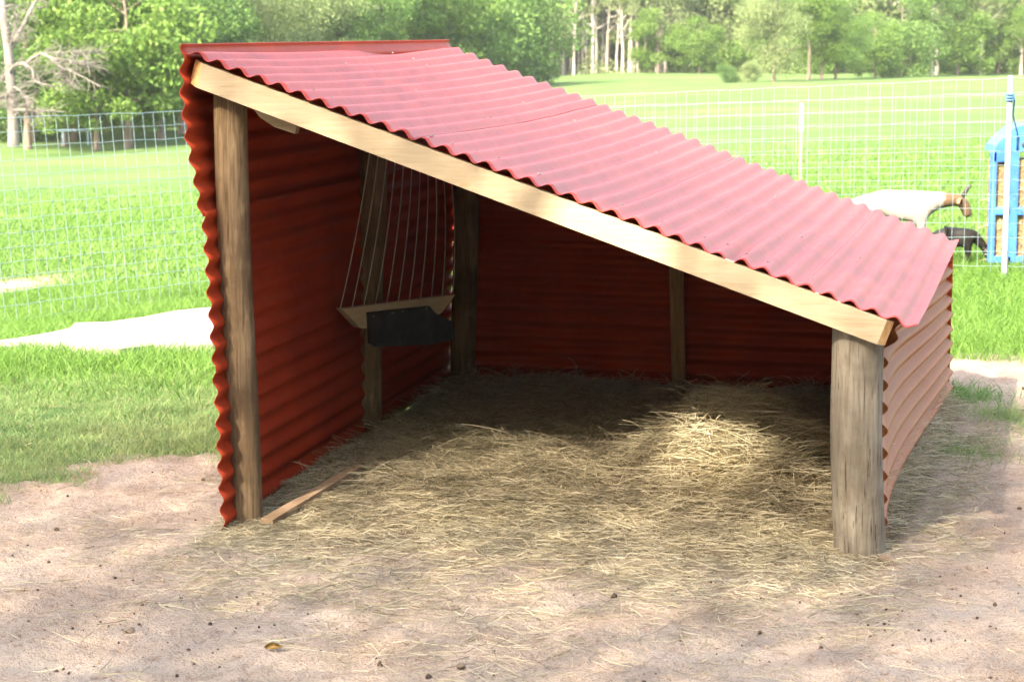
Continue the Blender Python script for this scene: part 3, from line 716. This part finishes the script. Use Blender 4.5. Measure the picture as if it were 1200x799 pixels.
uu, vv = shed_uv(xx, yy); th = RNG.uniform(0, 2 * np.pi, n) ; hz = hayz(xx, yy)
el = RNG.normal(size=n) * (.16 + .10 * (hz > .03)) + .05 + (RNG.random(n) < .05 * (hz > .03)) * RNG.uniform(.2, .9, n)
DR = np.stack([np.cos(th) * np.cos(el), np.sin(th) * np.cos(el) * .9, np.sin(el)], -1); DR /= np.linalg.norm(DR, axis=1)[:, None]
L = RNG.uniform(.02, .12, n) * (1 + .5 * (hz > .03)); z0 = terr(xx, yy) + hz * RNG.uniform(.75, 1.12, n) + RNG.uniform(0, .012, n)
P0 = np.stack([xx, yy, z0], -1) - DR * (L * .5)[:, None] * (np.abs(el) < .5)[:, None]
bend = RNG.normal(size=(n, 3)) * [1, 1, .25] * (L * .30)[:, None] + np.stack([0 * L, 0 * L, -np.abs(el) * L * .5], -1)
v, q = ribbons(P0, DR, L, RNG.uniform(.0009, .0023, n), bend, 4)
v[:, 2] = np.maximum(v[:, 2], terr(v[:, 0], v[:, 1]) + hayz(v[:, 0], v[:, 1]) * .55 + .001)
tag(link('hay', mesh_np('hay', v, q), M['hay']), 'pale dry hay bedding spread under the shelter, heaped up in front of the right post', 'hay', kind='stuff')

# ------------------------------------------------------------------ grass blades
def blades(n, xr, yr, hfun, wid, mat, name, label, dfun):
    x = RNG.uniform(*xr, n); y = yr[0] + (yr[1] - yr[0]) * RNG.random(n) ** 1.2
    k = (np.abs(x) < .29 * y + 1.0) & (RNG.random(n) < dfun(x, y)); x, y = x[k], y[k]; m = len(x)
    h = hfun(x, y) * RNG.uniform(.5, 1.25, m); th = RNG.uniform(0, 2 * np.pi, m); ln = RNG.uniform(.05, .6, m)
    d = np.stack([np.cos(th) * ln, np.sin(th) * ln, np.ones(m)], -1); d /= np.linalg.norm(d, axis=1)[:, None]
    bend = np.stack([np.cos(th), np.sin(th), -.45 * np.ones(m)], -1) * (h * RNG.uniform(.1, .6, m))[:, None]
    v, q = ribbons(np.stack([x, y, terr(x, y) - .005], -1), d, h, RNG.uniform(.7, 1.3, m) * wid, bend, 3, upbias=True)
    tag(link(name, mesh_np(name, v, q), mat), label, 'grass', kind='stuff')
def inslab(x, y):
    d = (x + .24 * y); out = np.zeros_like(x, bool)
    from math import inf
    P = np.array(pts)[:, :2]; c = np.zeros(len(x), bool); j = len(P) - 1
    for i_ in range(len(P)):
        xi, yi = P[i_]; xj, yj = P[j]; c ^= ((yi > y) != (yj > y)) & (x < (xj - xi) * (y - yi) / (yj - yi + 1e-12) + xi); j = i_
    return c
pts = [tuple(gr(px, py, -.15)) for px, py in poly]
pp = []
for (px, py) in poly:
    p = gr(px, py, -.15)
    for _ in range(8): p = gr(px, py, float(terr(p[0], p[1])) + .05)
    pp.append(p)
pts = pp
far_ok = lambda x, y: ~inslab(x, y)
blades(410000, (-5.8, 5.8), (8.0, 17.5), lambda x, y: .045 + .06 * fbm(x * 2, y * 2, 91) + .03 * smooth(9, 10, y), .0050, M['grass'], 'tall_grass', 'bright green grass growing around the yard and along the fence',
       lambda x, y: grass_mask(x, y) * smooth(8.7, 9.6, y + (fbm(x * 2, y * 2, 92) - .5) * .8) * far_ok(x, y))
blades(520000, (-3.6, 3.6), (7.0, 9.9), lambda x, y: .024 + .035 * fbm(x * 3, y * 3, 93), .0032, M['drygrass'], 'short_grass', 'short thin grass at the edge of the bare dirt',
       lambda x, y: grass_mask(x, y) * smooth(.15, .5, fbm(x * 4, y * 4, 94)))
blades(260000, (-11, 11), (17, 38), lambda x, y: .04 + .05 * fbm(x * .8, y * .8, 95), .012, M['grass'], 'pasture_grass', 'bright sunlit pasture grass beyond the wire fence',
       lambda x, y: grass_mask(x, y) * .9 * smooth(40, 24, y))

# ------------------------------------------------------------------ trees
def crown_mesh(name, n, R0, Rz, leaf, clumps, rng, hollow=.35, low=-1.0):
    cs = rng.normal(size=(clumps, 3)); cs /= np.linalg.norm(cs, axis=1)[:, None]; cs *= (rng.random((clumps, 1)) ** .4) * [R0 * .85, R0 * .85, Rz * .88]
    cr = rng.uniform(.10, .42, clumps) ** 1.2 * R0 * 1.15; w = cr ** 2; idx = rng.choice(clumps, n, p=w / w.sum())
    p = rng.normal(size=(n, 3)); p /= np.linalg.norm(p, axis=1)[:, None]; p *= (rng.random((n, 1)) ** .45) * cr[idx][:, None] * [1.25, 1.25, .8]
    P = cs[idx] + p
    a = rng.normal(size=(n, 3)); a /= np.linalg.norm(a, axis=1)[:, None]; b = np.cross(a, rng.normal(size=(n, 3))); b /= np.linalg.norm(b, axis=1)[:, None]
    s = (leaf * rng.uniform(.5, 1.3, n))[:, None]
    V = np.stack([P - a * s, P + b * s * .5, P + a * s, P - b * s * .5], 1).reshape(-1, 3)
    return mesh_np(name, V, np.arange(n * 4).reshape(-1, 4)), cs
def branches(rng, H_, r, spread, n, crown_z, tips=None, kink=.15, steps=7, lean=0):
    V, Q = [], []
    tr = [np.array([lean * (k / steps) ** 1.3 * H_ + rng.normal() * .04 * r * 4, rng.normal() * .04 * r * 4, H_ * k / steps]) for k in range(steps + 1)]
    tr[0] = np.array([0, 0, -.4]); tube(V, Q, tr, [r * (1.25 if k == 0 else 1 - .8 * k / steps) for k in range(steps + 1)], 7, False)
    for k in range(n):
        t = rng.uniform(crown_z, .95); i_ = t * steps; p0 = tr[int(i_)] + (tr[min(int(i_) + 1, steps)] - tr[int(i_)]) * (i_ % 1)
        an = rng.uniform(0, 6.28); L = spread * rng.uniform(.5, 1.05) * (1.25 - .7 * t); pts_ = [p0]; d = np.array([math.cos(an), math.sin(an), rng.uniform(.2, .9)])
        for j in range(4): d = d + rng.normal(size=3) * kink; pts_.append(pts_[-1] + d / np.linalg.norm(d) * L / 4)
        rb = r * (1 - .8 * t) * .55; tube(V, Q, pts_, [rb, rb * .75, rb * .5, rb * .3, rb * .12], 5, False)
    return V, Q
LEAF = {'bright': leafmat('bright_leaves', (.05, .125, .018), (.085, .175, .03), (.14, .23, .05), .4),
        'mid': leafmat('mid_green_leaves', (.055, .13, .028), (.09, .185, .042), (.14, .24, .065), .42),
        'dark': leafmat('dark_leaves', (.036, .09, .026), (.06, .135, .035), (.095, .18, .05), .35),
        'pale': leafmat('pale_leaves', (.10, .16, .055), (.16, .225, .085), (.24, .30, .14), .4)}
PROTO = {}
def proto(kind, mat, bark, seed):
    key = (kind, mat, bark)
    if key in PROTO: return PROTO[key]
    rng = np.random.default_rng(seed)
    if kind == 'broad': cm, cs = crown_mesh('crown', 30000, 3.6, 4.2, .075, 60, rng); cz = 4.9; V, Q = branches(rng, 7.5, .17, 3.4, 14, .22)
    elif kind == 'tall': cm, cs = crown_mesh('crown', 24000, 2.6, 4.6, .075, 60, rng); cz = 7.0; V, Q = branches(rng, 10.5, .15, 2.6, 16, .25)
    elif kind == 'low': cm, cs = crown_mesh('crown', 15000, 1.8, 1.9, .055, 34, rng); cz = 1.5; V, Q = branches(rng, 2.8, .07, 1.5, 10, .15)
    tme = bpy.data.meshes.new('trunk'); tme.from_pydata(V, [], Q); tme.update()
    cm.materials.append(LEAF[mat]); tme.materials.append(M[bark]); tme.polygons.foreach_set('use_smooth', [True] * len(tme.polygons))
    PROTO[key] = (cm, tme, cz); return PROTO[key]
def tree(px, py, d, kind, mat, bark, s, label, group=None, rz=None, name=None, cdz=0, sx=1):
    x = (px - 600) / F * d; z = at(px, py, d)[2] if py is not None else float(terr(x, d))
    cm, tme, cz = proto(kind, mat, bark, 100 + len(PROTO)); rz = RNG.uniform(0, 6.28) if rz is None else rz
    r = tag(empty(name or ('bush' if kind == 'low' else 'tree'), (x, d, z), rz), label, 'bush' if kind == 'low' else 'tree', group); r.scale = (s * sx, s * sx, s)
    c = bpy.data.objects.new('crown', cm); COL.objects.link(c); c.parent = r; c.location = (0, 0, cz + cdz)
    t = bpy.data.objects.new('trunk', tme); COL.objects.link(t); t.parent = r
    return r
G = 'trees along the edge of the pasture'
# (px, base row, distance, kind, leaves, bark, scale, label)
TR = [
 (40, 158, 77, 'low', 'dark', 'bark', 1.5, 'dark shrub added as the shade low behind the dead grey tree'),  # this and the next shrub: dark leaves put in as shade under the trees
 (88, 155, 78, 'low', 'dark', 'bark', 1.6, 'dark shrub added as the shade just behind the small blue table'),
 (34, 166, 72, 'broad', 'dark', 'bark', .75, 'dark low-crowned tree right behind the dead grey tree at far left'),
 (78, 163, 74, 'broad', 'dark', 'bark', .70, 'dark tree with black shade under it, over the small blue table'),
 (115, 160, 70, 'low', 'bright', 'bark', 1.35, 'bright rounded bush to the right of the blue table at left'),
 (152, 160, 71, 'low', 'bright', 'bark', 1.9, 'big bright green leafy bush in the middle of the left tree line'),
 (190, 157, 76, 'broad', 'mid', 'bark', .85, 'forked tree with a thin dark trunk above the left fence'),
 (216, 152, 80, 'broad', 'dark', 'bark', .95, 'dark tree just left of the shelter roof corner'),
 (60, 150, 92, 'tall', 'bright', 'bark', 1.0, 'tall bright tree rising behind the dead tree'),
 (130, 148, 95, 'tall', 'mid', 'bark', 1.05, 'tall mid green tree behind the big bright bush'),
 (240, 146, 82, 'low', 'bright', 'bark', 1.7, 'yellow-green bush showing above the upper left roof corner'),
 (300, 140, 86, 'broad', 'pale', 'deadbark', .85, 'pale sparse tree with bare grey limbs above the left part of the roof'),
 (350, 135, 92, 'broad', 'pale', 'deadbark', .85, 'pale leafy tree beside the bare-limbed one above the roof'),
 (398, 130, 96, 'broad', 'mid', 'bark', .9, 'darker green tree above the roof between two paler ones'),
 (450, 125, 100, 'tall', 'mid', 'bark', .95, 'mid green tree above the middle of the roof top edge'),
 (500, 118, 106, 'low', 'bright', 'bark', 2.1, 'bright bushy tree above the rear top corner of the roof'),
 (545, 112, 110, 'low', 'mid', 'bark', 2.4, 'rounded green tree right behind the roof slope'),
 (585, 105, 116, 'low', 'mid', 'bark', 2.4, 'rounded tree at the near end of the pale bare trunks'),
 (608, 98, 122, 'low', 'mid', 'bark', 1.5, 'dark low bush at the left end of the pale trunks'),
 (770, 84, 148, 'low', 'bright', 'bark', 1.35, 'bright rounded bush right of the pale bare trunks'),
 (818, 86, 146, 'low', 'bright', 'bark', 1.2, 'yellow-green bush between the pale trunks and the lone field tree'),
 (842, 82, 160, 'broad', 'pale', 'bark', 1.0, 'pale green tree behind the yellow-green bush'),
 (905, 101, 112, 'broad', 'pale', 'bark', .62, 'lone grey-trunked tree standing out in the field right of centre'),
 (945, 99, 118, 'tall', 'bright', 'bark', .75, 'slender tall tree just right of the lone field tree'),
 (960, 99, 119, 'broad', 'bright', 'bark', .60, 'short dark-trunked tree next to the slender tall one'),
 (976, 98, 120, 'broad', 'mid', 'bark', .55, 'small shady tree, third of the row in the field at right'),
 (1022, 95, 126, 'low', 'bright', 'bark', 1.25, 'bright bush at the middle of the right tree line'),
 (1052, 92, 132, 'low', 'mid', 'bark', 1.6, 'dark green bushy tree in the right tree line'),
 (1088, 92, 134, 'tall', 'mid', 'palebark', .8, 'tree with a pale straight trunk in the right tree line'),
 (1094, 90, 140, 'tall', 'pale', 'palebark', .9, 'pale greyish tree rising behind the straight pale trunk'),
 (1118, 90, 136, 'low', 'bright', 'bark', 1.5, 'bright yellow-green rounded bush near the right fence post'),
 (1145, 89, 140, 'tall', 'pale', 'palebark', .85, 'thin pale tree left of the tall fence post'),
 (1165, 88, 142, 'low', 'bright', 'bark', 1.35, 'light green bush behind the top of the tall fence post'),
 (1192, 87, 140, 'broad', 'bright', 'palebark', .7, 'light green tree at the right edge of the picture'),
]
for t_ in TR: tree(*t_)
# copse of pale bare trunks
GP = 'pale bare-stemmed trees in the middle of the far tree line'
rng = np.random.default_rng(77); pv = []
for k in range(4):
    V, Q = branches(rng, 9, .13, 1.6, 16, .25, lean=rng.uniform(-.1, .1)); tme = bpy.data.meshes.new('trunk'); tme.from_pydata(V, [], Q); tme.update(); tme.materials.append(M['palebark'])
    cm, _ = crown_mesh('crown', 2600, 1.5, 3.4, .08, 22, rng); cm.materials.append(LEAF['pale']); pv.append((tme, cm))
for k in range(52):
    px = 632 + k * 2.85 + rng.uniform(-2.5, 2.5); d = rng.uniform(150, 158); x = (px - 600) / F * d
    r = tag(empty('tree', (x, d, at(px, 83.5, d)[2]), rng.uniform(0, 6)), 'pale thin-stemmed tree in the bare copse beyond the field, behind the middle of the roof', 'tree', GP)
    s = rng.uniform(.75, 1.15); r.scale = (s * rng.uniform(.5, 1.0),) * 2 + (s,)
    for nm, m_, z in (('trunk', pv[k % 4][0], 0), ('crown', pv[k % 4][1], 6.6)):
        c = bpy.data.objects.new(nm, m_); COL.objects.link(c); c.parent = r; c.location = (0, 0, z)
# two low shrubs out in the field
tree(850, 101, 108, 'low', 'dark', 'bark', .35, 'small dark shrub alone in the field')
tree(875, 100, 108, 'low', 'pale', 'bark', .38, 'small greyish shrub beside the dark one in the field')
# dead grey tree at far left
def dead_tree():
    d = 66; r = tag(empty('dead_tree', tuple(at(16, 170, d))), 'bare dead grey tree with long twiggy drooping limbs at the far left edge', 'tree')
    rng = np.random.default_rng(5); V, Q = [], []
    def poly3(pl, r0, r1, sub=True, dep=0):
        pts_ = [at(x, y, d + dz) for x, y, dz in pl]; n_ = len(pts_)
        tube(V, Q, pts_, [r0 + (r1 - r0) * k / (n_ - 1) for k in range(n_)], 6, False); return pts_
    poly3([(16, 172, 0), (16, 150, 0), (14, 120, 0), (12, 90, 0), (10, 60, 0), (5, 30, 0), (2, -10, .3), (-5, -60, .4)], .19, .11)
    limbs = [poly3([(11, 62, 0), (18, 45, .1), (28, 30, .2), (34, 15, .4), (46, -5, .5), (60, -30, .6)], .08, .035),
             poly3([(10, 88, 0), (15, 78, -.3), (28, 74, -.5), (38, 82, -.6), (40, 95, -.7), (52, 100, -.8)], .07, .02),
             poly3([(28, 76, -.5), (38, 68, -.5), (48, 63, -.6), (60, 68, -.8), (72, 80, -.9), (84, 84, -1), (100, 92, -1.1), (118, 102, -1.2)], .055, .015),
             poly3([(50, 63, -.6), (65, 62, -.5), (85, 62, -.4), (105, 62, -.3), (118, 60, -.2)], .035, .010),
             poly3([(60, 68, -.8), (75, 70, -.9), (95, 74, -1), (112, 78, -1)], .03, .01),
             poly3([(70, 78, -.8), (76, 90, -.7), (84, 100, -.6)], .03, .01),
             poly3([(14, 130, 0), (25, 129, -.4), (45, 131, -.5), (62, 130, -.6)], .06, .02),
             poly3([(12, 85, 0), (2, 90, .2), (-15, 100, .3)], .06, .02), poly3([(14, 110, 0), (4, 112, -.2), (-12, 125, -.3)], .05, .02),
             poly3([(13, 100, 0), (22, 105, -.2), (32, 118, -.3), (30, 140, -.3)], .035, .01), poly3([(10, 60, 0), (18, 30, -.3), (16, 5, -.4)], .03, .012)]
    for L in limbs:
        for k in range(48):
            t = rng.uniform(.15, 1) * (len(L) - 1); i_ = min(int(t), len(L) - 2); p = L[i_] + (L[i_ + 1] - L[i_]) * (t - i_)
            a = rng.normal(size=3) * [.8, .5, .5] + [.25, 0, -.15]; a /= np.linalg.norm(a); q = [p]
            for j in range(4): a = a + rng.normal(size=3) * .25; q.append(q[-1] + a / np.linalg.norm(a) * rng.uniform(.08, .22))
            tube(V, Q, q, [.016, .013, .010, .007, .004], 4, False)
    tube_obj('trunk', V, Q, M['deadbark'], r)
dead_tree()
# small blue table under the dark trees
d = 69; root = tag(empty('outdoor_table', tuple(at(88, 168, d))), 'small pale blue table standing in shade under the dark trees at left', 'table')
tm = simple('pale_blue_paint', (.05, .09, .12), (.08, .12, .15), 6, .6, 0)
a = at(70, 154, d); b = at(107, 151.5, d); bm = bmesh.new(); add_box(bm, (a + b) / 2, (b[0] - a[0], .5, .05)); bm_obj('table_top', bm, tm, root, .01)
for px in (74, 103):
    for dy in (-.2, .2):
        bm = bmesh.new(); p = at(px, 160, d + dy); add_box(bm, p - np.array([0, 0, .05]), (.06, .06, .46)); bm_obj('leg', bm, tm, root)
# woodland mass behind
rng = np.random.default_rng(9)
def wood(n, x0, x1, yfun, zlo, zhi, leaf, mat, label, dens_seed, dep):
    x = rng.uniform(x0, x1, n); y = yfun(x) + rng.uniform(0, dep, n); zz = rng.uniform(zlo, zhi, n)
    f = fbm(x * .35, zz * .5 + y * .1, dens_seed, 4); k = f > .41; x, y, zz = x[k], y[k], zz[k]; m_ = len(x); y = y - 5.0 * (f[k] - .41) / .3
    P = np.stack([x, y, terr0(x, y) + zz], -1)
    a = rng.normal(size=(m_, 3)); a /= np.linalg.norm(a, axis=1)[:, None]; b = np.cross(a, rng.normal(size=(m_, 3))); b /= np.linalg.norm(b, axis=1)[:, None]
    s = (leaf * rng.uniform(.5, 1.3, m_))[:, None]
    V = np.stack([P - a * s, P + b * s * .6, P + a * s, P - b * s * .6], 1).reshape(-1, 3)
    tag(link('woodland', mesh_np('woodland', V, np.arange(m_ * 4).reshape(-1, 4)), LEAF[mat], None, False), label, 'woodland', kind='stuff')
line = lambda x: np.interp(x, [-45, -22, -12, -5, 2, 12, 20, 60], [78, 80, 90, 130, 160, 160, 150, 148])
wood(190000, -45, 60, lambda x: line(x) + 2, -.5, 9, .16, 'mid', 'green mass of woodland foliage behind the single trees', 201, 9)
wood(190000, -45, 60, lambda x: line(x) + .5, -.5, 9, .14, 'pale', 'pale green mass of woodland foliage mixed in behind the single trees', 202, 9)
wood(70000, -1, 13, lambda x: 152 + 0 * x, -.4, 8, .09, 'pale', 'thin pale foliage between the bare pale trunks', 205, 6)
wood(120000, -45, 60, lambda x: line(x) - 2.5, -.4, 2.3, .12, 'bright', 'bright low undergrowth along the foot of the woodland', 204, 4)
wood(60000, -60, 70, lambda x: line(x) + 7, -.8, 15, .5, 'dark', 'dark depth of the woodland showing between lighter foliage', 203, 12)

# ------------------------------------------------------------------ the shade tree over the yard (behind the camera)
rng = np.random.default_rng(31); sd_ = np.array(SUN_DIR[:])
nc = 5200; gxx = rng.uniform(-5.5, 5.5, nc); gyy = rng.uniform(-1, 9.1, nc); edge = (fbm(gxx * .8, 3 + gyy * 0, 41) - .5) * .9
k = gyy < 9.0 + edge - .7 * smooth(-.7, -1.3, gxx); gxx, gyy = gxx[k], gyy[k]; t_ = rng.uniform(10.5, 15.5, len(gxx)); C0 = np.stack([gxx, gyy, 0 * gxx + .1], -1) + sd_ * t_[:, None]
per = 20; idx = np.repeat(np.arange(len(C0)), per); nl = len(idx); P = C0[idx] + rng.normal(size=(nl, 3)) * .5
# keep the one gap through which the sun reaches the heap of hay
tgt = np.array([.66, 6.98, .24]); rel = P - tgt; along = rel @ sd_; dist_ = np.linalg.norm(rel - along[:, None] * sd_, axis=1); P = P[dist_ > .21]; nl = len(P)
a = rng.normal(size=(nl, 3)); a /= np.linalg.norm(a, axis=1)[:, None]; b = np.cross(a, rng.normal(size=(nl, 3))); b /= np.linalg.norm(b, axis=1)[:, None]
s = rng.uniform(.03, .055, nl)[:, None]; V = np.stack([P - a * s, P + b * s * .6, P + a * s, P - b * s * .6], 1).reshape(-1, 3)
bx, by = -8.2, -5.2
st = tag(empty('shade_tree', (bx, by, float(terr(bx, by)))), 'large leafy tree behind the viewer shading the dirt yard and the shelter', 'tree')
link('crown', mesh_np('crown', V, np.arange(nl * 4).reshape(-1, 4)), LEAF['mid'], st, False)
V, Q = [], []; tube(V, Q, [(bx, by, -.3), (bx + .1, by, 1.5), (bx, by + .1, 3.2), (bx + .2, by + .3, 5)], [.5, .38, .33, .28], 10, False)
for k in range(16):
    e = C0[rng.integers(len(C0))]; m1 = np.array([bx, by, 3.4]) * .6 + e * .4 + rng.normal(size=3) * .3
    tube(V, Q, [(bx + .05, by + .1, 3.2), m1, e], [.09, .05, .012], 6, False)
tube_obj('trunk', V, Q, M['bark'], st)

# unseen leaf mass added behind the viewer, keeping low sky out of the shelter
rng = np.random.default_rng(55); n = 42000; th = rng.uniform(math.pi * .98, math.pi * 2.02, n); rr_ = rng.uniform(11, 17, n)
x = rr_ * np.cos(th) * 1.3; y = rr_ * np.sin(th) + 2; z = rng.uniform(-.3, 9.5, n) ; P = np.stack([x, y, z], -1)
a = rng.normal(size=(n, 3)); a /= np.linalg.norm(a, axis=1)[:, None]; b = np.cross(a, rng.normal(size=(n, 3))); b /= np.linalg.norm(b, axis=1)[:, None]
s = rng.uniform(.12, .3, n)[:, None]; V = np.stack([P - a * s, P + b * s * .6, P + a * s, P - b * s * .6], 1).reshape(-1, 3)
tag(link('woodland', mesh_np('woodland', V, np.arange(n * 4).reshape(-1, 4)), LEAF['dark'], None, False), 'dark leaf mass added unseen behind the viewer to block the low sky', 'woodland', kind='stuff')

# ------------------------------------------------------------------ haze volume added for the washed-out look of the far trees
bm = bmesh.new(); add_box(bm, (0, 88, 7), (304, 300, 24)); hz_ = bm_obj('haze', bm, None)
hm_ = bpy.data.materials.new('haze'); hm_.use_nodes = True; hn = hm_.node_tree.nodes; hn.remove(hn['Principled BSDF'])
pv_ = hn.new('ShaderNodeVolumePrincipled'); pv_.inputs['Color'].default_value = (.92, .96, 1, 1); pv_.inputs['Density'].default_value = .0003; pv_.inputs['Anisotropy'].default_value = .2
hm_.node_tree.links.new(pv_.outputs[0], hn['Material Output'].inputs['Volume']); hz_.data.materials.append(hm_)
tag(hz_, 'thin haze added to lift the dark tones of the far trees', 'haze', kind='stuff')

S.render.engine = 'CYCLES'
